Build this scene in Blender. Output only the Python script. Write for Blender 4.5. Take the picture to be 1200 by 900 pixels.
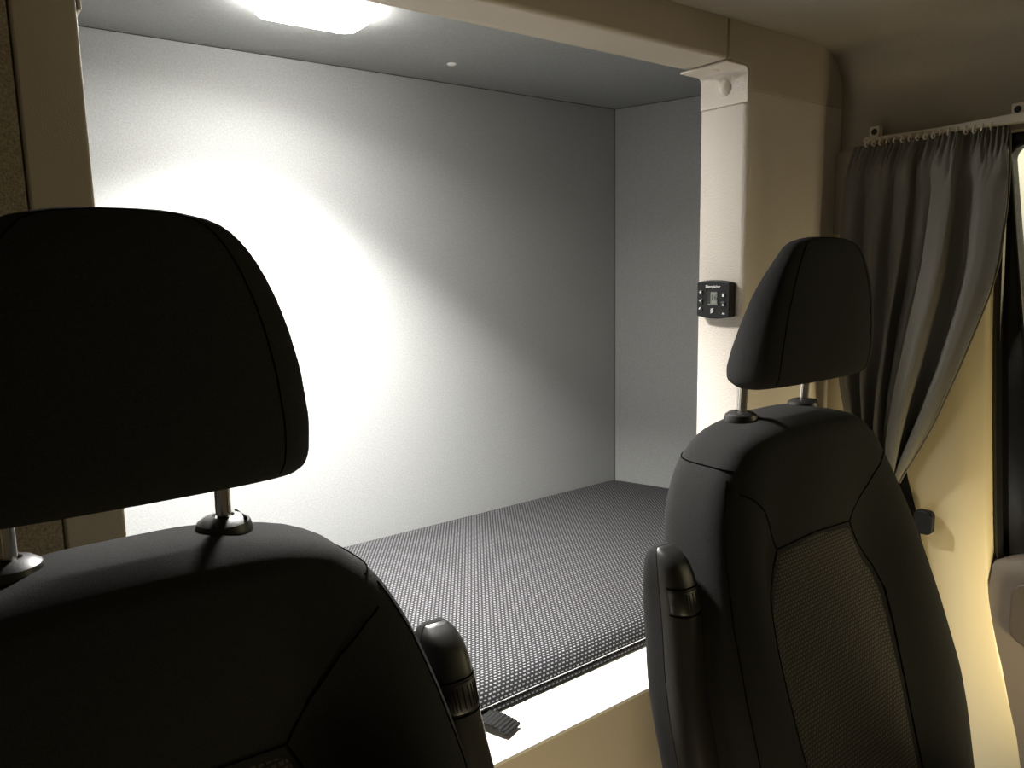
import bpy, bmesh, math, random
from mathutils import Vector, Matrix, noise
random.seed(4)
OZ = 1.25          # height of the eye above the cab floor; all z below are written relative to the eye
S = bpy.context.scene
for o in list(bpy.data.objects): bpy.data.objects.remove(o)

# ------------------------------------------------------------ camera
cd = bpy.data.cameras.new('camera'); cam = bpy.data.objects.new('camera', cd)
S.collection.objects.link(cam); S.camera = cam
vx = (1190., 155.); vz = (120., -6150.)
F = math.sqrt(-(vx[0]*vz[0] + vx[1]*vz[1]))
AX = Vector((vx[0], vx[1], -F)).normalized()
AZ = -Vector((vz[0], vz[1], -F)).normalized()
AY = AZ.cross(AX)
cam.matrix_world = Matrix((AX, AY, AZ)).to_4x4()
cam.location = (0, 0, OZ)
cd.sensor_width = 36; cd.lens = F/1200*36; cd.clip_start = .02; cd.clip_end = 60

# ------------------------------------------------------------ view, world
S.view_settings.view_transform = 'Standard'; S.view_settings.look = 'None'
S.view_settings.gamma = 1; S.view_settings.use_curve_mapping = False
S.view_settings.exposure = 0.0
W = bpy.data.worlds.new('night'); S.world = W; W.use_nodes = True
W.node_tree.nodes['Background'].inputs[0].default_value = (1.0, .80, .52, 1)
W.node_tree.nodes['Background'].inputs[1].default_value = .05

def light(name, kind, loc, power, color, size=.2, size_y=None, target=None, spread=None):
    l = bpy.data.lights.new(name, kind); l.energy = power; l.color = color
    if kind == 'AREA':
        l.shape = 'RECTANGLE'; l.size = size; l.size_y = size_y or size
        if spread: l.spread = spread
    else: l.shadow_soft_size = size
    o = bpy.data.objects.new(name, l); S.collection.objects.link(o)
    o.location = (loc[0], loc[1], loc[2]+OZ)
    if target:
        d = Vector(target)-Vector(loc); o.rotation_euler = d.to_track_quat('-Z', 'Y').to_euler()
    return o
# lamp of the bunk: a downward beam and its wide glow
BEAM, WIDE, GLOW = 41, 9, 68
light('bunk_lamp_beam', 'AREA', (.615, 1.34, .448), BEAM, (1.0, .98, .94), .19, .09, (.615-.12, 1.325, -.552), 2.05)
light('bunk_lamp_light', 'AREA', (.615, 1.34, .449), WIDE, (1.0, .98, .94), .19, .09, (.615-.12, 1.325, -.552), 2.9)
# lamp of the garage outside, by the door window, and the one ahead of the windscreen
light('garage_lamp', 'AREA', (2.35, -.75, .05), 9, (1.0, .83, .50), .5, .5, (1.2, .6, -.3))
light('garage_wall_lamp', 'AREA', (2.3, 1.4, 1.5), 60, (1.0, .93, .74), .4, .4, (3.2, .6, .2))
light('footwell_lamp_light', 'AREA', (.55, .25, -.98), 2.0, (1.0, .82, .50), .12, .08, (.66, .84, -.72))
light('door_step_lamp_light', 'AREA', (1.28, .05, -.80), 1.2, (1.0, .84, .50), .12, .12, (1.42, .62, -.50), 1.5)

# ------------------------------------------------------------ materials
def mat(name, color, rough=.6, metal=0, spec=.5, noise_scale=0, noise_amt=.0, bump=0, bump_scale=400, sheen=0, coat=0):
    m = bpy.data.materials.new(name); m.use_nodes = True
    nt = m.node_tree; b = nt.nodes['Principled BSDF']
    b.inputs['Base Color'].default_value = (*color, 1)
    b.inputs['Roughness'].default_value = rough; b.inputs['Metallic'].default_value = metal
    b.inputs['Specular IOR Level'].default_value = spec
    b.inputs['Sheen Weight'].default_value = sheen; b.inputs['Coat Weight'].default_value = coat
    tc = nt.nodes.new('ShaderNodeTexCoord')
    if noise_amt:
        n = nt.nodes.new('ShaderNodeTexNoise'); n.inputs['Scale'].default_value = noise_scale
        n.inputs['Detail'].default_value = 6
        r = nt.nodes.new('ShaderNodeMapRange'); r.inputs['From Min'].default_value = .3; r.inputs['From Max'].default_value = .7
        r.inputs['To Min'].default_value = 1-noise_amt; r.inputs['To Max'].default_value = 1+noise_amt
        mx = nt.nodes.new('ShaderNodeVectorMath'); mx.operation = 'SCALE'; mx.inputs[0].default_value = color
        nt.links.new(tc.outputs['Object'], n.inputs['Vector']); nt.links.new(n.outputs['Fac'], r.inputs['Value'])
        nt.links.new(r.outputs[0], mx.inputs['Scale']); nt.links.new(mx.outputs[0], b.inputs['Base Color'])
    if bump:
        n2 = nt.nodes.new('ShaderNodeTexNoise'); n2.inputs['Scale'].default_value = bump_scale; n2.inputs['Detail'].default_value = 3
        bp = nt.nodes.new('ShaderNodeBump'); bp.inputs['Strength'].default_value = bump; bp.inputs['Distance'].default_value = .002
        nt.links.new(tc.outputs['Object'], n2.inputs['Vector']); nt.links.new(n2.outputs['Fac'], bp.inputs['Height'])
        nt.links.new(bp.outputs[0], b.inputs['Normal'])
    return m

M = {}
M['felt']    = mat('pale_grey_felt', (.32, .327, .322), .95, spec=.1, noise_scale=260, noise_amt=.10, bump=.25, bump_scale=600)
M['beige']   = mat('beige_plastic', (.52, .46, .37), .55, bump=.25, bump_scale=700)
M['beige_post'] = mat('grained_beige_plastic', (.66, .60, .53), .5, bump=.55, bump_scale=420)
M['carpet']  = mat('speckled_carpet', (.36, .31, .23), .95, spec=.1, noise_scale=420, noise_amt=.35, bump=.5, bump_scale=500)
M['liner']   = mat('headliner_fabric', (.36, .32, .265), .95, spec=.1, noise_scale=500, noise_amt=.08, bump=.2, bump_scale=700)
M['cream']   = mat('cream_plastic', (.62, .53, .34), .42, bump=.08, bump_scale=300)
M['white']   = mat('white_gloss_board', (.82, .80, .76), .3)
M['fabric']  = mat('charcoal_seat_fabric', (.024, .0238, .0232), .95, spec=.14, noise_scale=900, noise_amt=.25, bump=.4, bump_scale=1400)
M['thread']  = mat('black_seam_thread', (.003, .003, .003), .95, spec=.02)
M['plastic'] = mat('black_satin_plastic', (.018, .017, .016), .42, bump=.1, bump_scale=900)
M['gloss']   = mat('black_gloss_plastic', (.012, .012, .012), .22)
M['chrome']  = mat('chrome_steel', (.62, .60, .57), .16, metal=1)
M['curtain'] = mat('dark_grey_curtain_cloth', (.135, .128, .110), .9, spec=.2, noise_scale=700, noise_amt=.12, bump=.3, bump_scale=1200, sheen=.1)
M['rail']    = mat('pale_rail_plastic', (.72, .67, .58), .35)
M['ring']    = mat('cream_glider_plastic', (.60, .53, .43), .5)
M['web']     = mat('black_webbing', (.008, .008, .0078), .85, spec=.15, bump=.3)
M['floor']   = mat('dark_rubber_floor', (.03, .028, .026), .8, noise_scale=60, noise_amt=.2)
M['taupe']   = mat('taupe_door_plastic', (.15, .12, .085), .6, bump=.2)
M['taupe_dark'] = mat('dark_taupe_door_plastic', (.07, .055, .04), .5)
M['joint'] = mat('grey_joint_bead', (.06, .055, .05), .9)
M['case'] = mat('black_matt_case', (.008, .008, .009), .45, spec=.25)
M['hole']    = mat('dark_screw', (.01, .009, .008), .6)
M['outwall'] = mat('pale_garage_plaster', (.80, .78, .72), .9, noise_scale=8, noise_amt=.06)
M['lcd']     = mat('grey_green_display', (.21, .23, .19), .35)
M['print']   = mat('white_printing', (.9, .9, .9), .6)
M['ink']     = mat('dark_display_digits', (.02, .025, .02), .5)

def glass_mat():
    m = bpy.data.materials.new('window_glass'); m.use_nodes = True; nt = m.node_tree
    nt.nodes.remove(nt.nodes['Principled BSDF'])
    t = nt.nodes.new('ShaderNodeBsdfTransparent'); t.inputs[0].default_value = (.92, .94, .92, 1)
    g = nt.nodes.new('ShaderNodeBsdfGlossy'); g.inputs['Roughness'].default_value = .02
    mx = nt.nodes.new('ShaderNodeMixShader'); mx.inputs[0].default_value = .06
    nt.links.new(t.outputs[0], mx.inputs[1]); nt.links.new(g.outputs[0], mx.inputs[2])
    nt.links.new(mx.outputs[0], nt.nodes['Material Output'].inputs[0]); return m
M['glass'] = glass_mat()
def emit_mat():
    m = bpy.data.materials.new('lit_lamp_diffuser'); m.use_nodes = True; b = m.node_tree.nodes['Principled BSDF']
    b.inputs['Base Color'].default_value = (.9, .9, .88, 1)
    b.inputs['Emission Color'].default_value = (1, .97, .92, 1); b.inputs['Emission Strength'].default_value = GLOW
    return m
M['diffuser'] = emit_mat()

def brick_mat(name, dark, lightc, bw, rh, mortar, rough=.85, swap=False, smooth=.35, bump=.0, rot=0):
    """woven pattern on the UVs (metres)"""
    m = bpy.data.materials.new(name); m.use_nodes = True; nt = m.node_tree; b = nt.nodes['Principled BSDF']
    b.inputs['Roughness'].default_value = rough; b.inputs['Specular IOR Level'].default_value = .3
    uv = nt.nodes.new('ShaderNodeUVMap'); br = nt.nodes.new('ShaderNodeTexBrick')
    br.offset = .5; br.inputs['Scale'].default_value = 1
    br.inputs['Color1'].default_value = (*lightc, 1); br.inputs['Color2'].default_value = (*[c*.8 for c in lightc], 1)
    br.inputs['Mortar'].default_value = (*dark, 1)
    br.inputs['Brick Width'].default_value = bw; br.inputs['Row Height'].default_value = rh
    br.inputs['Mortar Size'].default_value = mortar; br.inputs['Mortar Smooth'].default_value = smooth
    mp = nt.nodes.new('ShaderNodeMapping'); mp.inputs['Rotation'].default_value[2] = rot
    nt.links.new(uv.outputs[0], mp.inputs[0]); nt.links.new(mp.outputs[0], br.inputs['Vector'])
    nt.links.new(br.outputs['Color'], b.inputs['Base Color'])
    if bump:
        bp = nt.nodes.new('ShaderNodeBump'); bp.inputs['Strength'].default_value = bump; bp.inputs['Distance'].default_value = .001
        nt.links.new(br.outputs['Fac'], bp.inputs['Height']); bp.invert = True
        nt.links.new(bp.outputs[0], b.inputs['Normal'])
    return m
M['mattress'] = brick_mat('dotted_mattress_cloth', (.006, .006, .007), (.20, .196, .205), .0088, .0064, .0025)
M['insert']   = brick_mat('knitted_seat_insert', (.022, .0205, .019), (.085, .077, .066), .0062, .0050, .0012, bump=.6)

# ------------------------------------------------------------ helpers
def root_loc(p):
    v = Vector((0, 0, 0))
    while p is not None: v += p.location; p = p.parent
    return v
def obj(name, bm, material, parent=None, smooth=True, bevel=0, subsurf=0, solid=0, sharp=35):
    """bm is in eye-relative coordinates; links it as ONE mesh"""
    off = Vector((0, 0, OZ)) - root_loc(parent)
    bmesh.ops.translate(bm, verts=bm.verts, vec=off)
    bmesh.ops.recalc_face_normals(bm, faces=bm.faces)
    me = bpy.data.meshes.new(name)
    bm.to_mesh(me); bm.free()
    me.materials.append(M[material] if isinstance(material, str) else material)
    if smooth:
        me.polygons.foreach_set('use_smooth', [True]*len(me.polygons))
        try: me.set_sharp_from_angle(angle=math.radians(sharp))
        except Exception: pass
    o = bpy.data.objects.new(name, me); S.collection.objects.link(o)
    if parent is not None: o.parent = parent
    if solid:
        s = o.modifiers.new('solid', 'SOLIDIFY'); s.thickness = solid; s.offset = 0
    if bevel:
        b = o.modifiers.new('bevel', 'BEVEL'); b.width = bevel; b.segments = 3; b.limit_method = 'ANGLE'; b.angle_limit = math.radians(35)
        b.harden_normals = False
    if subsurf:
        s = o.modifiers.new('sub', 'SUBSURF'); s.levels = subsurf; s.render_levels = subsurf
    return o
def tag(o, label=None, cat=None, group=None, kind=None):
    if label: o['label'] = label
    if cat: o['category'] = cat
    if group: o['group'] = group
    if kind: o['kind'] = kind
    return o
def thing(name, label, cat, loc, group=None):
    o = bpy.data.objects.new(name, None); o.empty_display_size = .05
    S.collection.objects.link(o); o.location = (loc[0], loc[1], loc[2]+OZ)
    return tag(o, label, cat, group)
def struct(name, bm, m, **k):
    o = obj(name, bm, m, **k); o['kind'] = 'structure'; return o
def box(bm, x0, x1, y0, y1, z0, z1):
    vs = [bm.verts.new((x, y, z)) for x in (x0, x1) for y in (y0, y1) for z in (z0, z1)]
    for f in ((0,1,3,2),(4,6,7,5),(0,4,5,1),(2,3,7,6),(0,2,6,4),(1,5,7,3)): bm.faces.new([vs[i] for i in f])
    return vs
def loft(bm, rings, cap=True, closed=True, uv=False):
    R_ = [[bm.verts.new(p) for p in r] for r in rings]; n = len(rings[0])
    for a, b in zip(R_, R_[1:]):
        for i in range(n if closed else n-1):
            j = (i+1) % n; bm.faces.new((a[i], a[j], b[j], b[i]))
    if cap: bm.faces.new(R_[0][::-1]); bm.faces.new(R_[-1])
    return R_
def tube(bm, pts, r, seg=8, rad=None, cap=True):
    pts = [Vector(p) for p in pts]; rings = []; up = None
    for i, p in enumerate(pts):
        t = (pts[min(i+1, len(pts)-1)] - pts[max(i-1, 0)]).normalized()
        if up is None: up = t.orthogonal().normalized()
        up = (up - t*up.dot(t)).normalized(); s = t.cross(up)
        rr = rad[i] if rad else r
        rings.append([p + (up*math.cos(a) + s*math.sin(a))*rr for a in [2*math.pi*k/seg for k in range(seg)]])
    loft(bm, rings, cap)
def lathe(bm, prof, center, axis=Vector((0, 0, 1)), seg=32):
    """prof = [(radius, height)]"""
    axis = Vector(axis).normalized(); u = axis.orthogonal().normalized(); v = axis.cross(u); c = Vector(center)
    loft(bm, [[c + axis*h + (u*math.cos(2*math.pi*k/seg) + v*math.sin(2*math.pi*k/seg))*max(r, 1e-5) for k in range(seg)] for r, h in prof])
def prism(bm, poly, axis, a, b):
    """extrude a 2d polygon along axis 'x','y' or 'z'"""
    def P(q, t):
        return {'x': (t, q[0], q[1]), 'y': (q[0], t, q[1]), 'z': (q[0], q[1], t)}[axis]
    A = [bm.verts.new(P(q, a)) for q in poly]; B = [bm.verts.new(P(q, b)) for q in poly]
    n = len(poly); bm.faces.new(A[::-1]); bm.faces.new(B)
    for i in range(n): bm.faces.new((A[i], A[(i+1) % n], B[(i+1) % n], B[i]))
def lerp(a, b, t): return a+(b-a)*t
def interp(tab, z):
    """piecewise linear, tab sorted by falling z: [(z, v)...]"""
    if z >= tab[0][0]: return tab[0][1]
    for (z0, v0), (z1, v1) in zip(tab, tab[1:]):
        if z >= z1:
            t = (z0-z)/(z0-z1); t = t; return v0+(v1-v0)*t
    return tab[-1][1]
def sinterp(tab, z, h=.012):
    return sum(interp(tab, z+k*h)*w for k, w in ((-2, .1), (-1, .2), (0, .4), (1, .2), (2, .1)))
def NB(): return bmesh.new()
def rrect(x0, x1, z0, z1, r, n=6):
    pts = []
    for cx, cz, a0 in ((x1-r, z1-r, 0), (x0+r, z1-r, 90), (x0+r, z0+r, 180), (x1-r, z0+r, 270)):
        for k in range(n+1):
            a = math.radians(a0+90*k/n); pts.append((cx+r*math.cos(a), cz+r*math.sin(a)))
    return pts

# ------------------------------------------------------------ setting: bunk alcove
YP, YB, YI = .84, 1.735, .94       # partition face, alcove back, inner edge of the opening
ZS, ZH, ZC = -.706, .341, .483     # sill top, header underside, alcove ceiling
XL, XR = .143, 1.163               # opening sides
VL, VR = -.42, 1.46                # cab side walls
bm = NB(); box(bm, -.72, 1.80, YB, YB+.02, ZS-.02, ZC+.02); struct('wall_back', bm, 'felt')
bm = NB(); prism(bm, [(1.737, YB), (1.757, YB+.0), (1.98, YI-.0), (1.955, YI)], 'z', ZS-.02, ZC+.02); struct('wall_right', bm, 'felt')
bm = NB(); box(bm, -.72, -.70, YI, YB, ZS-.02, ZC+.02); struct('wall_left', bm, 'felt')
bm = NB(); box(bm, -.72, 1.98, YI-.01, YB+.02, ZC, ZC+.02); struct('ceiling', bm, 'felt')
bm = NB(); box(bm, -.72, 1.98, YI+.001, YB+.02, ZS-.02, ZS-.002); struct('floor.001', bm, 'white')
# black joint lines in the alcove corners
bm = NB(); tube(bm, [(1.737, YB-.001, ZS), (1.737, YB-.001, ZC)], .0011, 6); struct('trim_1', bm, 'joint')
bm = NB(); tube(bm, [(-.7, YB-.001, ZC-.001), (1.737, YB-.001, ZC-.001), (1.955, YI, ZC-.001)], .0010, 6); struct('trim_2', bm, 'joint')
# partition: carpeted panel at left, post covers, header cover, right cover, lower panel
bm = NB(); box(bm, VL-.02, .087, YP, YI, -.90, .42); struct('wall_partition', bm, 'carpet')
bm = NB(); box(bm, -.72, .087, YI-.02, YI, ZS, ZC+.02); struct('wall_partition.001', bm, 'carpet')
bm = NB(); box(bm, .089, XL, YP, YI, ZS, .405); struct('trim_3', bm, 'beige', bevel=.003)
bm = NB(); box(bm, .089, 1.106, YP, YI-.02, ZH+.0005, .42); struct('trim_4', bm, 'beige', bevel=.006)
bm = NB(); box(bm, -.72, 1.98, YI-.02, YI-.001, ZH+.006, ZC+.02); struct('trim_5', bm, 'beige')
bm = NB()   # right cover: post and panel in one piece, rounded front arris
prism(bm, [(XR, YI), (XR, YP+.012), (XR+.002, YP+.006), (XR+.006, YP+.002), (XR+.012, YP), (VR+.02, YP), (VR+.02, YI)], 'z', -1.25, .30)
struct('trim_6', bm, 'beige_post')
bm = NB(); prism(bm, [(1.108, ZH), (1.108, .42), (VR+.02, .42), (VR+.02, .3005), (XR+.001, .3005), (XR+.001, ZH)], 'y', YP-.0005, YI-.02); struct('trim_7', bm, 'beige', bevel=.002)
bm = NB(); box(bm, XR+.005, 1.98, YI-.02, YI-.0005, ZS, ZC+.02); struct('wall_partition.002', bm, 'felt')
bm = NB(); box(bm, VL-.02, XR-.0005, YP+.004, YI, -1.25, ZS-.0111); struct('wall_partition.003', bm, 'beige')
# sill board, white
bm = NB()
prism(bm, [(YI+.03, ZS), (YP+.012, ZS), (YP+.004, ZS-.0012), (YP-.001, ZS-.004), (YP-.002, ZS-.009), (YP+.012, ZS-.011), (YI+.03, ZS-.011)], 'x', XL-.05, XR-.0008)
struct('trim_8', bm, 'white')
# cab ceiling with cove and side walls
def cove(side):
    pts = []
    xw = VR if side > 0 else VL
    r = .085
    for k in range(9):
        a = math.radians(90*k/8); pts.append((xw-side*r+side*r*math.sin(a), .405-r+r*math.cos(a)))
    return pts
prof = cove(1)[::-1] + cove(-1)
prof = [(VR, .0)] + prof + [(VL, .0)]
out = [(VL-.03, .0), (VL-.03, .44), (VR+.03, .44), (VR+.03, .0)]
prof[0] = (VR, .215); prof[-1] = (VL, .215); out[0] = (VL-.03, .215); out[-1] = (VR+.03, .215)
bm = NB(); prism(bm, prof+out, 'y', -1.0, YP-.001); struct('ceiling.001', bm, 'liner')
bm = NB(); box(bm, VL-.06, VR+.1, -1.4, YI, -1.29, -1.25); struct('floor', bm, 'floor')
bm = NB(); box(bm, VL-.03, VL, -1.0, YP, -1.25, .215); struct('wall_left.001', bm, 'carpet')

# ------------------------------------------------------------ right side: pillar, door, window
# pillar trim: main face at x=1.45, chamfer turning out to the door seal; edge sweeps forward at the bottom
edge = [(.215, .566), (-.1, .556), (-.28, .545), (-.435, .534), (-.52, .527), (-.59, .517), (-.65, .507), (-.71, .493), (-.81, .463), (-.90, .432), (-1.0, .39), (-1.25, .28)]
rings = []
N = 60
for i in range(N+1):
    z = lerp(.215, -1.25, i/N); e = sinterp(edge, z, .02)
    wd = .036 if z > -.6 else .036+.03*min(1, (-.6-z)/.3)
    rings.append([(1.50, e-.004, z), (1.476, e, z), (1.468, e+.002, z), (1.462, e+.008, z), (1.453, e+wd*.8, z), (1.4505, e+wd, z), (1.448, e+wd+.012, z), (1.447, e+wd+.05, z), (1.449, YP-.001, z), (1.50, YP-.001, z)])
bm = NB(); loft(bm, rings); struct('wall_right.001', bm, 'cream', sharp=50)
bm = NB(); box(bm, 1.4435, 1.46, .61, YP-.0015, .06, .2155); struct('shade_strip', bm, 'liner')  # added strip: darker liner colour stands in for the shadow beside the curtain
# upper wall strip above the rail handled by the liner; door seal
bm = NB(); tube(bm, [(1.484, sinterp(edge, z, .02)-.008, z) for z in [lerp(.215, -1.25, i/60) for i in range(61)]], .007, 8); struct('trim_9', bm, 'gloss')
# door: frame with slanted window hole (x 1.49-1.54)
def win_y(z): return .549-(.168-z)*.131
outer = [(.60, .30), (.60, -1.22), (-.55, -1.22), (-.55, .30)]
wt, wb, wf = .197, -.455, -.45
hole = []
r = .022
yt = win_y(wt)
for k in range(7):
    a = math.radians(15*k); hole.append((yt-r+r*math.cos(a)*1.0, wt-r+r*math.sin(a)))
hole = hole + [(wf, wt), (wf, wb), (win_y(wb)-.02, wb), (win_y(wb+.02), wb+.02)]
dr = thing('door_1', None, None, (1.5, .2, -1.22)); dr['kind'] = 'structure'
bm = NB()
def ringframe(bm, outer, hole, x0, x1):
    # bridge hole to outer with a triangulated fill on each side
    for x in (x0, x1):
        vo = [bm.verts.new((x, *p)) for p in outer]; vh = [bm.verts.new((x, *p)) for p in hole]
        es = [bm.edges.new((vo[i], vo[(i+1) % len(vo)])) for i in range(len(vo))] + [bm.edges.new((vh[i], vh[(i+1) % len(vh)])) for i in range(len(vh))]
        bmesh.ops.triangle_fill(bm, use_beauty=True, use_dissolve=False, edges=es)
        if x == x0: A = (vo, vh)
        else:
            for L0, L1 in zip(A, (vo, vh)):
                n = len(L0)
                for i in range(n): bm.faces.new((L0[i], L0[(i+1) % n], L1[(i+1) % n], L1[i]))
ringframe(bm, outer, hole, 1.497, 1.53)
obj('door_frame', bm, 'gloss', dr, smooth=False)
win = thing('window_1', None, None, (1.515, .05, -.3)); win['kind'] = 'structure'
bm = NB(); prism(bm, [(p[0], p[1]) for p in hole], 'x', 1.513, 1.516); obj('pane', bm, 'glass', win, smooth=False)
bm = NB(); tube(bm, [(1.4975, p[0], p[1]) for p in hole+[hole[0]]], .0035, 8, cap=False); obj('window_seal', bm, 'plastic', win)
# door panel with armrest ledge and pull recess
bm = NB()
rr = []
for i in range(25):
    y = lerp(.523, -.5, i/24)
    t = min(1, i/2.2); top = -.525+.028*math.sin(t*math.pi/2)
    rr.append([(1.4955, y, -1.2), (1.4955, y, top), (1.478, y, top-.001), (1.468, y, top-.012), (1.462, y, top-.04), (1.466, y, top-.2), (1.46, y, top-.4), (1.47, y, -1.2)])
loft(bm, rr); dp = obj('door_panel', bm, 'taupe', dr, sharp=50)
bm = NB()
prism(bm, rrect(.34, .487, -.66, -.545, .03), 'x', 1.452, 1.47); obj('door_pull', bm, 'taupe_dark', dr, bevel=.005)
# garage wall outside
bm = NB(); box(bm, 3.2, 3.3, -6, 4, -1.6, 3.0); struct('wall_outside', bm, 'outwall')

# ------------------------------------------------------------ bunk: mattress, strap, lamp, clip
zt = -.664
def mattress():
    bm = NB(); uvl = bm.loops.layers.uv.new('UVMap')
    x0 = -.66
    prof = [(0, 0)]
    yf = YI+.006
    P = []
    for k in range(9):       # rounded front
        a = math.radians(-50+140*k/8); P.append((yf+.020-.020*math.cos(a)*1.0, ZS+.004+.0165+ .0165*math.sin(a)+ (0)))
    P = [(yf+.03, ZS+.001), (yf-.006, ZS+.001), (yf-.0075, ZS+.005), (yf-.005, ZS+.013), (yf+.001, ZS+.023), (yf+.009, ZS+.032), (yf+.022, zt-.002), (yf+.04, zt)]
    for k in range(1, 30): P.append((lerp(yf+.035, YB-.05, k/29), zt+.003*math.sin(math.pi*k/29)))
    P += [(YB-.03, zt-.002), (YB-.012, zt-.010), (YB-.004, zt-.022), (YB-.003, ZS+.002)]
    vv = [0]
    for a, b in zip(P, P[1:]): vv.append(vv[-1]+math.dist(a, b))
    nx = 60; grid = []
    for i in range(nx+1):
        row = []
        for j, (y, z) in enumerate(P):
            xr = 1.732+.268*(YB-y)-.004
            x = lerp(x0, xr, 1-(1-i/nx)**1.5)
            d = xr-x; dz = 0
            if d < .05: dz = -.016*(1-d/.05)**2
            zz = z+dz if z > ZS+.01 else z
            row.append((bm.verts.new((x, y, zz)), (x, vv[j])))
        grid.append(row)
    for i in range(nx):
        for j in range(len(P)-1):
            q = [grid[i][j], grid[i+1][j], grid[i+1][j+1], grid[i][j+1]]
            f = bm.faces.new([a[0] for a in q])
            for l, a in zip(f.loops, q): l[uvl].uv = a[1]
    bm.faces.new([grid[-1][j][0] for j in range(len(P))]); bm.faces.new([grid[0][j][0] for j in range(len(P))][::-1])
    t = thing('mattress', 'black mattress woven with rows of pale dots, lying in the lit bunk alcove', 'mattress', (.6, 1.33, ZS))
    obj('cover', bm, 'mattress', t)
    b2 = NB(); tube(b2, [(lerp(-.66, 1.93, k/80), YI+.0004, ZS+.0115) for k in range(81)], .0011, 6); obj('piping', b2, 'thread', t)
    b3 = NB()
    for k in range(300):
        x = lerp(.15, 1.16, k/300); tube(b3, [(x, YI+.0014, ZS+.0145), (x+.0021, YI+.0014, ZS+.0145)], .0006, 5)
    o = obj('stitching', b3, 'print', t)
mattress()
# webbing loop sticking out from under the mattress onto the sill
def strap():
    bm = NB(); uvl = None
    a0 = Vector((.640, .940, ZS+.003)); a1 = Vector((.652, .905, ZS+.012)); a2 = Vector((.664, .880, ZS+.012))
    rings = []
    pts = [(.632, .975, .0035), (.637, .944, .005), (.642, .925, .012), (.648, .906, .015), (.654, .889, .0125), (.659, .876, .008)]
    side = Vector((.93, .33, 0)).normalized()
    nr = 22
    top = []
    # dense sampling to carry ribs across
    S_ = []
    for i in range(len(pts)-1):
        for k in range(10): S_.append(Vector(pts[i]).lerp(Vector(pts[i+1]), k/10))
    S_.append(Vector(pts[-1]))
    for i, p in enumerate(S_):
        rib = .0006*(1 if i % 4 < 2 else -1)
        c = Vector((p.x, p.y, ZS+p.z+rib)); w = .0185
        rings.append([c-side*w, c+side*w, c+side*w-Vector((0, 0, .0022)), c-side*w-Vector((0, 0, .0022))])
    loft(bm, rings)
    o = obj('webbing_strap', bm, 'web', smooth=False)
    tag(o, 'short black ribbed webbing tab poking out from under the mattress onto the white sill', 'strap')
strap()
def lamp():
    cx, cy = .615, 1.375
    t = thing('bunk_lamp', 'glowing white oblong lamp on the ceiling of the bunk alcove', 'lamp', (cx, cy, ZC))
    bm = NB(); prism(bm, rrect(cx-.097, cx+.097, cy-.046, cy+.046, .026), 'z', ZC-.004, ZC-.0005); obj('housing', bm, 'white', t, bevel=.002)
    bm = NB()
    rg = []
    for f_, z in ((1, ZC-.004), (1, ZC-.016), (.985, ZC-.023), (.93, ZC-.028), (.8, ZC-.030)):
        rg.append([(cx+(x-cx)*f_, cy+(y-cy)*f_, z) for x, y in rrect(cx-.099, cx+.099, cy-.048, cy+.048, .026)])
    loft(bm, rg); obj('diffuser', bm, 'diffuser', t)
lamp()
bm = NB(); lathe(bm, [(.0, 0), (.011, 0), (.011, -.001), (.009, -.003), (.004, -.0038), (0, -.0038)], (1.042, 1.575, ZC), seg=20)
tag(obj('ceiling_clip', bm, 'white'), 'small round white fixing button on the alcove ceiling', 'fixing')

# ------------------------------------------------------------ corner brackets
def bracket(x, sgn, leg, label):
    """folded plate under the header end and down the post; sgn = direction into the opening"""
    t = thing('corner_bracket', label, 'bracket', (x, (YP+YI)/2, ZH-leg), 'folded brackets in the corners of the alcove opening')
    th = .0035; R = .014; out = []; inn = []
    arm = .060
    c = [(arm+.001, -.0005, 1), (arm*.7, -.0005, 1)]
    path = [(arm, 0.0)] + [(arm*.6, 0.0)]
    cen = (R, -R)
    for k in range(9):
        a = math.radians(90+90*k/8); path.append((R+R*math.cos(a), -R+R*math.sin(a)))
    path.append((0, -leg))
    nrm = []
    for i in range(len(path)):
        a = path[max(0, i-1)]; b = path[min(len(path)-1, i+1)]
        dx, dz = b[0]-a[0], b[1]-a[1]; L = math.hypot(dx, dz); nrm.append((-dz/L, dx/L))
    # surface slightly proud of post and header
    A = [(x+sgn*(p[0]+.0005), ZH+p[1]-.0005) for p in path]
    B = [(x+sgn*(p[0]-n[0]*-1*th*0+.0005+abs(n[0])*th), ZH+p[1]-.0005-abs(n[1])*th) for p, n in zip(path, nrm)]
    bm = NB(); prism(bm, A+B[::-1], 'y', YP-.001, YI); obj('plate', bm, 'beige_post', t, bevel=.0012)
    b2 = NB(); lathe(b2, [(.0, .0085), (.004, .0080), (.0085, .0062), (.0122, .0030), (.0140, 0)][::-1], (x+sgn*(th+.0008), YP+.047, ZH-leg+.03), (sgn, 0, 0), 28); obj('screw_cap', b2, 'beige_post', t)
    b3 = NB(); lathe(b3, [(.0, .003), (.006, .0028), (.0105, .0008), (.0115, 0)][::-1], (x+sgn*.034, YP+.05, ZH-th-.0008), (0, 0, -1), 28); obj('screw_cap', b3, 'beige_post', t)
bracket(XR, -1, .060, 'small folded beige bracket with domed screw caps at the upper right corner of the alcove')
bracket(XL, 1, .093, 'dark folded bracket at the upper left corner of the alcove, cut by the picture edge')

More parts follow.
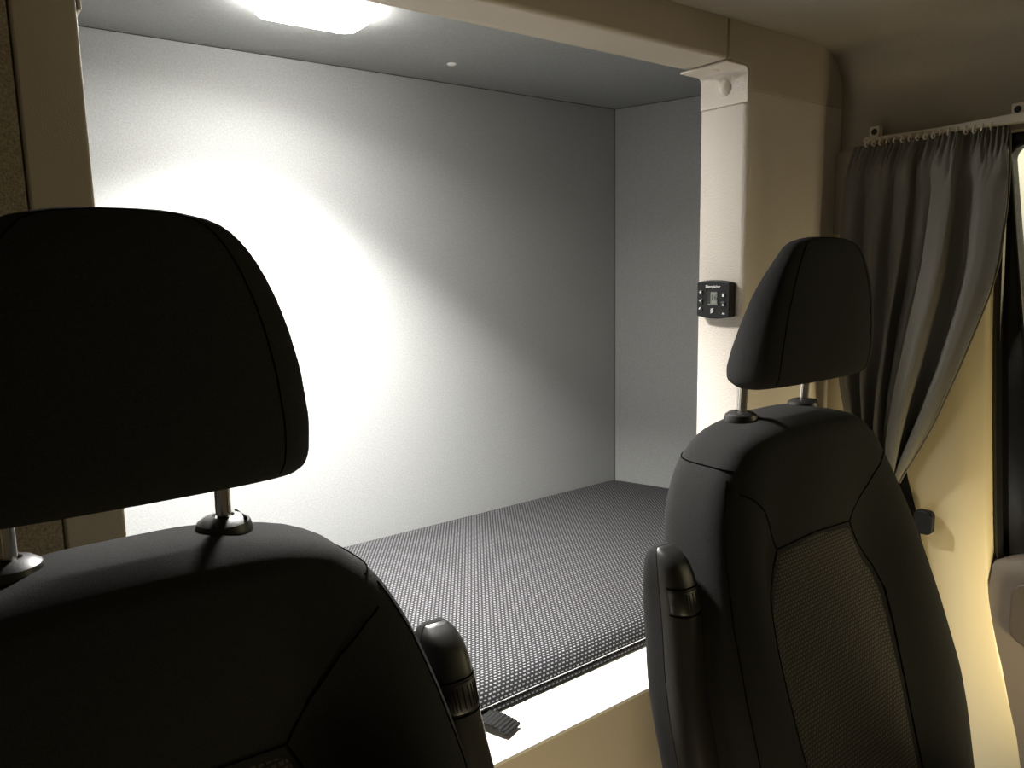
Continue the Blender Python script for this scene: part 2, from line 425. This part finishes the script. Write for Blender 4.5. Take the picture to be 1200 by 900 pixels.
# ------------------------------------------------------------ heater control on the post
def controller():
    X1 = XR-.0005; X0 = 1.145
    y0, y1, z0, z1 = .857, .930, -.088, -.027
    t = thing('heater_control', 'small black control unit with buttons and grey display on the beige post', 'controller', (XR, (y0+y1)/2, z0))
    bm = NB()
    poly = []
    cy = (y0+y1)/2
    for k in range(13): u = k/12; poly.append((lerp(y0, y1, u), z1+.0042*(1-(2*u-1)**2)))
    for k in range(13): u = k/12; poly.append((lerp(y1, y0, u), z0-.0042*(1-(2*u-1)**2)))
    prism(bm, poly, 'x', X0, X1); obj('case', bm, 'case', t, bevel=.002)
    # bright bevel along the top arris
    b = NB(); tube(b, [(X0+.0004, lerp(y0+.006, y1-.004, k/16), z1+.0042*(1-(2*(lerp(y0+.006, y1-.004, k/16)-y0)/(y1-y0)-1)**2)-.0004) for k in range(17)], .0006, 6); obj('top_edge', b, 'gloss', t)
    Y = lambda u: y1-u*(y1-y0)      # u: left to right as seen
    Z = lambda v: z1-v*(z1-z0)
    # display
    b = NB(); prism(b, rrect(Y(.66), Y(.34), Z(.66), Z(.24), .001), 'x', X0-.0006, X0+.001); fr = obj('display_frame', b, 'gloss', t)
    b = NB(); prism(b, rrect(Y(.635), Y(.44), Z(.62), Z(.28), .0006), 'x', X0-.0010, X0); obj('display', b, 'lcd', fr)
    b = NB(); prism(b, rrect(Y(.65), Y(.36), Z(.665), Z(.635), .0004), 'x', X0-.0010, X0); obj('display_lower_edge', b, 'lcd', fr)
    def bt(u, v, round_=False):
        b = NB(); w = .0048
        prism(b, rrect(Y(u)-w, Y(u)+w, Z(v)-w*.95, Z(v)+w*.95, w*.85 if round_ else .0018), 'x', X0-.0016, X0+.001)
        return obj('button', b, 'gloss', t, bevel=.0006)
    XF = X0-.0019
    def mark(name, poly, par):
        b = NB(); prism(b, poly, 'x', XF, XF+.0006); return obj(name, b, 'print', par, smooth=False)
    B = [bt(.13, .30), bt(.13, .56), bt(.13, .80, True), bt(.82, .38), bt(.82, .64)]
    s = .0020
    def loc(u, v): return Y(u), Z(v)
    a, c = loc(.125, .285); mark('symbol', [(a+s*math.cos(k*math.pi/3), c+s*math.sin(k*math.pi/3)) for k in range(6)], B[0])
    a, c = loc(.12, .55); mark('symbol', [(a-s, c+s), (a+s, c+s), (a, c-s)], B[1])
    a, c = loc(.11, .775); mark('symbol', [(a-s*1.0, c+s*.9), (a+s*.2, c+s*.9), (a+s*.9, c-s*.8), (a-s*.1, c-s*.8)], B[2])
    a, c = loc(.82, .37); mark('symbol', [(a-s*.8, c-s*1.3), (a+s*.8, c-s*1.3), (a+s*.8, c+s*1.3), (a-s*.8, c+s*1.3)], B[3])
    a, c = loc(.82, .64); mark('symbol', [(a-s, c-s), (a+s, c-s), (a, c+s)], B[4])
    # emblem: three slanted bars joined at the left
    a, c = loc(.50, .83)
    for k in range(3):
        zc = c+.0030*(1-k)
        mark('emblem', [(a+.0030, zc-.0022), (a+.0030, zc-.0002), (a-.0026, zc+.0022), (a-.0026, zc+.0004)], t)
    mark('emblem', [(a+.0034, c-.0056), (a+.0016, c-.0042), (a+.0016, c+.0042), (a+.0034, c+.0028)], t)
    def text(s_, size, u, v, name, m, par, xf=XF):
        cu = bpy.data.curves.new(name, 'FONT'); cu.body = s_; cu.size = size; cu.align_x = 'CENTER'; cu.align_y = 'CENTER'
        cu.extrude = .0002; cu.offset = .00006
        tmp = bpy.data.objects.new('tmp', cu); S.collection.objects.link(tmp)
        dg = bpy.context.evaluated_depsgraph_get(); dg.update()
        me = bpy.data.meshes.new_from_object(tmp.evaluated_get(dg)); bpy.data.objects.remove(tmp)
        # text x -> -y, text y -> z, facing -x
        Mx = Matrix(((0, 0, -1, xf), (-1, 0, 0, Y(u)), (0, 1, 0, Z(v)+OZ), (0, 0, 0, 1)))
        me.transform(Matrix.Translation(-root_loc(par)) @ Mx)
        me.materials.clear(); me.materials.append(M[m]); me.name = name
        o = bpy.data.objects.new(name, me); S.collection.objects.link(o); o.parent = par
    text('Eberspächer', .0066, .50, .115, 'lettering', 'print', t, X0-.0004)
    text('16', .0150, .545, .45, 'digits', 'ink', fr, X0-.0012)
    text('AIR', .0042, .83, .91, 'lettering', 'print', t, X0-.0004)
controller()

# ------------------------------------------------------------ seats
W_TAB = [(-.203, .050), (-.206, .082), (-.211, .110), (-.219, .138), (-.230, .158), (-.25, .184), (-.275, .199), (-.31, .216), (-.366, .232), (-.42, .243), (-.5, .252), (-.6, .257), (-.66, .254), (-.75, .236), (-.86, .205)]
YB_TAB = [(-.203, .600), (-.206, .588), (-.212, .575), (-.222, .565), (-.25, .557), (-.31, .538), (-.38, .512), (-.5, .470), (-.6, .437), (-.66, .422), (-.75, .40), (-.86, .37)]   # bolster crest
YC_TAB = [(-.203, .600), (-.206, .588), (-.212, .575), (-.222, .566), (-.25, .561), (-.31, .560), (-.37, .563), (-.42, .556), (-.5, .532), (-.6, .498), (-.66, .477), (-.75, .447), (-.86, .405)]  # middle
YR_TAB = [(-.203, .652), (-.206, .662), (-.212, .669), (-.222, .674), (-.25, .680), (-.31, .678), (-.38, .664), (-.5, .628), (-.6, .597), (-.75, .555), (-.86, .52)]  # rear
NEXP = 4.2
def prof(z):
    h = .004 if z > -.235 else .012
    return sinterp(W_TAB, z, h), sinterp(YB_TAB, z, h), sinterp(YC_TAB, z, h), sinterp(YR_TAB, z, h)
def sstep(a, b, x):
    t = max(0, min(1, (x-a)/(b-a)))
    return t*t*(3-2*t)
def yfront(x, z):
    w, yb, yc, yr = prof(z); u = min(1, abs(x)/w)
    yf = lerp(yc, yb, sstep(.42, .86, u)); ym = lerp(yb, yr, .5)
    s = (1-u**NEXP)**(1/NEXP)
    return ym-(ym-yf)*s
def make_seat(cx, arm, label, hscale=1.0, wscale=1.02):
    t = thing('cab_seat', label, 'seat', (cx, .40, -1.25), 'cab seats in front of the bunk')
    Xo = lambda x: x+cx
    # backrest
    zs = [-.203, -.2045, -.207, -.210, -.214, -.219, -.225, -.232, -.24] + [lerp(-.25, -.86, k/48) for k in range(49)]
    rings = []
    NR = 112
    for z in zs:
        w, yb, yc, yr = prof(z); ym = lerp(yb, yr, .5); rg = []
        for k in range(NR):
            a = 2*math.pi*k/NR; c, s = math.cos(a), math.sin(a)
            x = w*math.copysign(abs(c)**(2/NEXP), c); sv = math.copysign(abs(s)**(2/NEXP), s)
            if sv < 0:
                y = yfront(x, z)
            else: y = ym+sv*(yr-ym)
            rg.append((Xo(x), y, z))
        rings.append(rg)
    bm = NB(); loft(bm, rings); back = obj('backrest', bm, 'fabric', t, sharp=60)
    # knitted insert
    IT = [(-.372, .090), (-.40, .103), (-.44, .124), (-.475, .134), (-.52, .135), (-.6, .131), (-.7, .122), (-.80, .112)]
    bm = NB(); uvl = bm.loops.layers.uv.new('UVMap'); nz, nx = 60, 40; g = []
    for j in range(nz+1):
        v = j/nz; row = []
        for i in range(nx+1):
            u = i/nx*2-1
            z0 = -.372+.010*(u*u)*0+ .004*math.cos(u*3); z = lerp(z0, -.80, v); b = interp(IT, lerp(-.372, -.80, v))
            x = u*b
            edge_ = min(1-abs(u), v*5, 1); d = .0035*sstep(0, .10, edge_)-.0012
            row.append((bm.verts.new((Xo(x), yfront(x, z)-d, z)), (x, z)))
        g.append(row)
    for j in range(nz):
        for i in range(nx):
            q = [g[j][i], g[j][i+1], g[j+1][i+1], g[j+1][i]]; f = bm.faces.new([a[0] for a in q])
            for l, a in zip(f.loops, q): l[uvl].uv = a[1]
    ins = obj('insert', bm, 'insert', back, sharp=80); ins['label'] = 'knitted grey-brown centre panel'
    # seams on the cover
    def seam(pts, off=.0004, r=.0008, name='seam'):
        P = []
        for (x0, z0), (x1, z1) in zip(pts, pts[1:]):
            for k in range(12): P.append((lerp(x0, x1, k/12), lerp(z0, z1, k/12)))
        P.append(pts[-1])
        b = NB(); tube(b, [(Xo(x), yfront(x, z)-off, z) for x, z in P], r, 6); return obj(name, b, 'thread', back)
    for s in (-1, 1):
        seam([(s*interp(W_TAB, z)*.955, z) for z in [-.262, -.275, -.31, -.36, -.42, -.5, -.6, -.7, -.8]])
        seam([(s*.090, -.370), (s*.112, -.335), (s*.135, -.305), (s*.160, -.285), (s*.175, -.278)])
        seam([(s*.0905, -.371), (s*.1045, -.40), (s*.126, -.44), (s*.1365, -.475), (s*.1375, -.52), (s*.1335, -.6), (s*.1245, -.7), (s*.1145, -.80)], .0004, .0010)
    seam([(x, -.3665-.004*abs(x)/.09+.001) for x in [-.09, -.045, 0, .045, .09]], .0004, .0010)
    for s in (-1, 1):   # seam across the side panel
        b = NB(); P = []
        for k in range(17):
            z = -.252+.006*k/16; w, yb, yc, yr = prof(z); ym = (yb+yr)/2
            a = math.radians(lerp(-30, 40, k/16)); c_, s_ = math.cos(a), math.sin(a)
            P.append((Xo(s*(w+.0004)*abs(c_)**(2/NEXP)), ym+math.copysign(abs(s_)**(2/NEXP), s_)*(yr-ym), z))
        tube(b, P, .0010, 6); obj('seam', b, 'thread', back)
    # headrest
    HT = [(.046, .020), (.0445, .042), (.041, .058), (.034, .071), (.022, .082), (.006, .0925), (-.015, .1025), (-.04, .1115), (-.07, .1195), (-.11, .1255), (-.135, .1255), (-.146, .1235), (-.152, .120), (-.155, .114)]
    HB = [(.046, .574), (.0445, .584), (.041, .590), (.034, .594), (.018, .599), (-.03, .622), (-.095, .644), (-.13, .655), (-.146, .655), (-.152, .650), (-.155, .640)]
    HF = [(.046, .562), (.0445, .555), (.041, .552), (.034, .549), (.018, .546), (-.03, .544), (-.08, .545), (-.12, .547), (-.14, .550), (-.149, .555), (-.1535, .561), (-.155, .568)]
    zs = [.046, .0445, .0425, .040, .036, .031, .025, .018, .010] + [lerp(0, -.13, k/16) for k in range(17)] + [-.135, -.14, -.144, -.148, -.151, -.1535, -.155]
    rings = []
    def hpt(c, s, z, grow=0):
        w = sinterp(HT, z, .002)*wscale+grow; yf = sinterp(HF, z, .002)-grow; yb = sinterp(HB, z, .002)+grow; ym = lerp(yf, yb, .42)
        n = 3.6 if s > 0 else 5.5
        x = w*math.copysign(abs(c)**(2/n), c); sv = math.copysign(abs(s)**(2/n), s)
        if sv > 0: x *= 1-.20*sv     # narrows towards the rear
        bow = .006*(abs(x)/w)**2 if sv < 0 else 0
        return (Xo(x), (ym+sv*(ym-yf) if sv < 0 else ym+sv*(yb-ym))+bow*abs(sv), z)
    hs = lambda p: (p[0], p[1], -.155+(p[2]+.155)*hscale)
    for z in zs:
        rings.append([hs(hpt(math.cos(2*math.pi*k/88), math.sin(2*math.pi*k/88), z)) for k in range(88)])
    bm = NB(); loft(bm, rings); hr = obj('headrest', bm, 'fabric', t, sharp=60)
    b = NB(); a = math.radians(-58); P = []
    for z in [-.150, -.146, -.14, -.13]+[lerp(-.12, .03, k/20) for k in range(21)]+[.036, .040, .043]: P.append(hs(hpt(math.cos(a), math.sin(a), z, .0003)))
    Q = [(2*cx-p[0], p[1], p[2]) for p in P][::-1]
    mid = []
    for k in range(1, 10): u = k/10; mid.append((lerp(P[-1][0], Q[0][0], u), P[-1][1]-.001*math.sin(u*math.pi), P[-1][2]+.0022*math.sin(u*math.pi)))
    tube(b, P+mid+Q, .0005, 6); obj('piping', b, 'thread', hr)
    for s in (-1, 1):
        px_, py_ = Xo(s*.075), .634
        b = NB(); tube(b, [(px_, py_-.004, -.140), (px_, py_-.002, -.18), (px_, py_, -.215)], .0062, 20); obj('post', b, 'chrome', hr)
        b = NB(); lathe(b, [(.0085, -.018), (.0195, -.013), (.0225, -.003), (.0228, .004), (.0210, .0095), (.0160, .0130), (.0090, .0145), (.0070, .0125)], (px_, py_, -.209), seg=36)
        col = obj('collar', b, 'plastic', t)
        if s > 0:
            b = NB(); box(b, px_+.0135, px_+.0153, py_-.0135, py_+.0135, -.2035, -.1958); obj('collar_groove', b, 'thread', col)
    # armrest folded up beside the backrest
    side = -arm        # arm=+1: on the right side of this seat as seen; -1: left
    ax0 = ax = cx+arm*.259
    hw = .0238
    AF = [(-.336, .604), (-.338, .597), (-.342, .589), (-.352, .578), (-.370, .568), (-.41, .557), (-.47, .545), (-.60, .510), (-.80, .452)]
    AR = [(-.336, .614), (-.338, .619), (-.342, .623), (-.352, .627), (-.370, .629), (-.41, .628), (-.50, .610), (-.60, .582), (-.80, .522)]
    WD = [(-.336, .45), (-.338, .60), (-.342, .73), (-.352, .88), (-.370, 1), (-.8, 1)]
    zs = [-.336, -.3368, -.338, -.340, -.3425, -.346, -.350, -.355, -.360]+[lerp(-.365, -.80, k/40) for k in range(41)]
    def aring(z, part):
        ax = ax0+arm*.016*sstep(-.38, -.56, z)
        f, r_ = sinterp(AF, z, .0012), sinterp(AR, z, .0012); w = hw*sinterp(WD, z, .0012); m = lerp(f, r_, .46); rg = []
        if part == 'shell':
            K = 20
            for k in range(K+1):
                a = math.pi*k/K; c, s = math.cos(a), math.sin(a)
                rg.append((ax+w*math.copysign(abs(c)**(2/3.0), c), m-(m-f)*abs(s)**(2/2.4), z))
        else:
            w *= 1.0
            K = 20
            for k in range(K+1):
                a = math.pi*k/K; c, s = math.cos(a), math.sin(a)
                rg.append((ax-w*math.copysign(abs(c)**(2/3.6), c), m+.0012+(r_-m)*abs(s)**(2/3.6), z))
        return rg
    ar = bpy.data.objects.new('armrest', None); S.collection.objects.link(ar); ar.parent = t
    ar.location = Vector((ax, .5, -.8+OZ))-t.location
    bm = NB(); loft(bm, [aring(z, 'shell') for z in zs]); sh = obj('armrest_shell', bm, 'plastic', ar, sharp=50)
    bm = NB(); loft(bm, [aring(z, 'pad') for z in zs]); obj('armrest_pad', bm, 'fabric', ar, sharp=50)
    # release button set in the shell
    def shell_pt(u, z, d):
        r0 = aring(z, 'shell'); i = u*20; k = int(min(19, i)); p = Vector(r0[k]).lerp(Vector(r0[k+1]), i-k)
        q = Vector((ax, lerp(sinterp(AF, z, .003), sinterp(AR, z, .003), .46), z)); return p+(p-q).normalized()*d
    bm = NB(); rg = []
    for z, d in ((-.3795, .0), (-.3805, .0010), (-.405, .0012), (-.4065, .0)):
        row = [shell_pt(lerp(.16, .84, k/16), z, d) for k in range(17)]
        row += [Vector(p)+Vector((0, .004, 0)) for p in row[::-1]]
        rg.append(row)
    loft(bm, rg); bt = obj('release_button', bm, 'plastic', ar, sharp=50)
    for zz in (-.3775, -.409):
        b = NB(); tube(b, [shell_pt(lerp(.12, .9, k/16), zz, -.0004) for k in range(17)], .0013, 6); obj('button_gap', b, 'thread', ar)
    b = NB()
    for k in range(9):
        u = lerp(.30, .62, k/8); tube(b, [shell_pt(u, -.383, .0013), shell_pt(u, -.403, .0013)], .0004, 5)
    obj('ribs', b, 'gloss', ar)
    # hinge boss, cushion, base
    b = NB(); lathe(b, [(.0, 0), (.036, 0), (.040, .006), (.040, .03), (.036, .036), (0, .036)], (cx+arm*.232, .50, -.79), (arm, 0, 0), 32); obj('armrest_hinge', b, 'plastic', ar)
    bm = NB(); rg = []
    for y, zt_, zb, w in ((-.02, -.86, -.93, .20), (-.015, -.825, -.955, .225), (.01, -.79, -.97, .24), (.06, -.772, -.97, .245), (.2, -.775, -.97, .25), (.35, -.79, -.97, .25), (.45, -.805, -.97, .245), (.50, -.82, -.96, .23)):
        row = []
        for k in range(48):
            a = 2*math.pi*k/48; c, s = math.cos(a), math.sin(a); x = w*math.copysign(abs(c)**.45, c); sv = math.copysign(abs(s)**.45, s)
            zm = (zt_+zb)/2; z = zm+sv*(zt_-zm)+(.018*sstep(.55, .85, abs(x)/w) if sv > 0 else 0); row.append((cx+x, y, z))
        rg.append(row)
    loft(bm, rg); obj('cushion', bm, 'fabric', t, sharp=60)
    bm = NB(); prism(bm, [(cx-.2, -1.25), (cx-.17, -.96), (cx+.17, -.96), (cx+.2, -1.25)], 'y', .06, .48); obj('pedestal', bm, 'plastic', t, bevel=.01)
    return t
make_seat(.1055, 1, 'near black cab seat at lower left, its headrest against the glowing alcove wall')
make_seat(.953, -1, 'charcoal cab seat at right, in front of the beige post and the curtain', .955, 1.075)

# ------------------------------------------------------------ curtain, rail, belt
FT = [(-u, h) for u, h in ((0, .2), (.05, .7), (.09, .3), (.135, -1), (.18, -.5), (.24, .55), (.29, .4), (.335, -1), (.375, .3), (.42, .45), (.46, -1), (.50, -.2), (.54, -.95), (.585, .5), (.66, 1), (.725, .85), (.765, -.3), (.79, -.9), (.82, .0), (.87, .55), (.94, .6), (1, .2))]
def curtain():
    t = thing('curtain', 'dark grey gathered curtain tied back beside the door pillar', 'curtain', (1.41, .68, -.40))
    L = [(.226, .768), (.205, .779), (.17, .790), (.097, .796), (0, .798), (-.1, .797), (-.228, .785), (-.30, .768), (-.341, .750), (-.40, .705), (-.43, .69)]
    Rr = [(.226, .522), (.205, .520), (.15, .515), (.097, .513), (0, .517), (-.05, .527), (-.10, .542), (-.18, .568), (-.27, .601), (-.33, .628), (-.39, .660), (-.43, .672)]
    bm = NB(); nu, nv = 300, 130; g = []
    for j in range(nv+1):
        v = j/nv; z = lerp(.2145, -.425, v); row = []
        yl, yr = sinterp(L, z, .01), sinterp(Rr, z, .01)
        for i in range(nu+1):
            u = i/nu
            gat = math.exp(-(v/.055)**2)     # gathered header
            wob = noise.noise(Vector((u*3.1, v*1.6, 1.3)))
            ph = 2*math.pi*(4.9*(1-u**1.5)+.75*wob+.2*math.sin(v*2.4+u*5))
            uu = u+.022*wob+.012*math.sin(v*4+u*9)*min(1, 6*u, 6*(1-u))
            fold = -sinterp(FT, -uu, .010)
            fold = -fold
            amp = lerp(.012, .030, min(1, v*2.5))*(.6+.4*u)*lerp(1, .6, sstep(.85, 1, u))
            amp *= lerp(1, .6, sstep(.75, 1, v))
            x = 1.400 - amp*fold
            x -= gat*.004*math.sin(2*math.pi*34*u+6*wob)
            x -= .012*math.exp(-((v-.075)/.05)**2)*(.35+1.6*abs(noise.noise(Vector((u*15+v*8, v*6, 5.2)))))*min(1, u*5)
            y = lerp(yl, yr, u) + .004*math.sin(ph)*(1-abs(2*u-1)**4)
            zz = z + gat*.004*noise.noise(Vector((u*40, 0, 2)))
            # belly towards the cab at middle height
            x -= .015*math.sin(math.pi*min(1, v*1.05))*u
            # all drawn to the tie at the bottom
            row.append(bm.verts.new((x, y, zz)))
        g.append(row)
    for j in range(nv):
        for i in range(nu): bm.faces.new((g[j][i], g[j][i+1], g[j+1][i+1], g[j+1][i]))
    obj('cloth', bm, 'curtain', t, solid=.0016, sharp=80)
    # turned hem on the free edge
    b = NB(); tube(b, [g_ for g_ in [(1.405-.004-.015*math.sin(math.pi*min(1, v*1.05)), sinterp(Rr, lerp(.212, -.40, v), .01)-.001, lerp(.212, -.40, v)) for v in [k/60 for k in range(61)]]], .0016, 6); obj('hem', b, 'curtain', t)
    # gathering ruffle above the tape: folded loops
    for k in range(17):
        u = k/16; y = lerp(.752, .545, u); z = .2185-.003*u
        b = NB(); n_ = 10
        tube(b, [(1.396+.0048*math.cos(2*math.pi*i/n_), y+.0012*math.sin(4*math.pi*i/n_), z+.0062*math.sin(2*math.pi*i/n_)) for i in range(n_+1)], .0014, 6, cap=False)
        o = obj('glider', b, 'ring', t)
        if k == 0: o['label'] = 'small cream curtain glider'
curtain()
def rail():
    t = thing('curtain_rail', 'pale curtain rail fixed with two clips along the top of the cab side', 'rail', (1.44, .6, .228))
    bm = NB(); rg = []
    for k in range(41):
        y = lerp(.772, .30, k/40); z0 = .2275; h = lerp(.0035, .0075, sstep(.62, .52, y) if False else max(0, min(1, (.64-y)/.12)))
        xo = 1.418
        rg.append([(xo, y, z0-h), (xo, y, z0+h), (xo+.018, y, z0+h), (xo+.018, y, z0-h)])
    loft(bm, rg); obj('track', bm, 'rail', t, bevel=.0015)
    for y in (.759, .523):
        zb = .2275+.004
        b = NB(); prism(b, rrect(y-.0095, y+.0095, zb+.002, zb+.0215, .002), 'x', 1.434, 1.446); c = obj('clip', b, 'rail', t, bevel=.0015)
        b = NB(); box(b, 1.424, 1.446, y-.013, y+.013, zb-.001, zb+.003); obj('clip_foot', b, 'rail', c, bevel=.001)
        b = NB(); lathe(b, [(.0, .001), (.0052, .001), (.0056, 0)][::-1], (1.4338, y, zb+.0115), (-1, 0, 0), 20); obj('screw', b, 'hole', c)
rail()
def belt():
    t = thing('seat_belt', 'black seat belt hanging below the curtain on the cream pillar', 'seat belt', (1.43, .64, -.60))
    bm = NB(); pts = [(1.438, .715, -.30), (1.436, .690, -.40), (1.436, .668, -.47), (1.436, .650, -.56), (1.437, .62, -.75), (1.438, .60, -1.0), (1.44, .58, -1.2)]
    rg = []
    for p in pts: rg.append([(p[0], p[1]-.026, p[2]), (p[0], p[1]+.026, p[2]), (p[0]+.0022, p[1]+.026, p[2]), (p[0]+.0022, p[1]-.026, p[2])])
    loft(bm, rg); obj('webbing', bm, 'web', t, smooth=False)
    bm = NB(); prism(bm, rrect(.610, .643, -.494, -.449, .010), 'x', 1.420, 1.436); o = obj('belt_guide', bm, 'case', t, bevel=.003)
    bm = NB(); prism(bm, rrect(.607, .615, -.487, -.456, .003), 'x', 1.416, 1.424); obj('button', bm, 'case', o, bevel=.001)
belt()
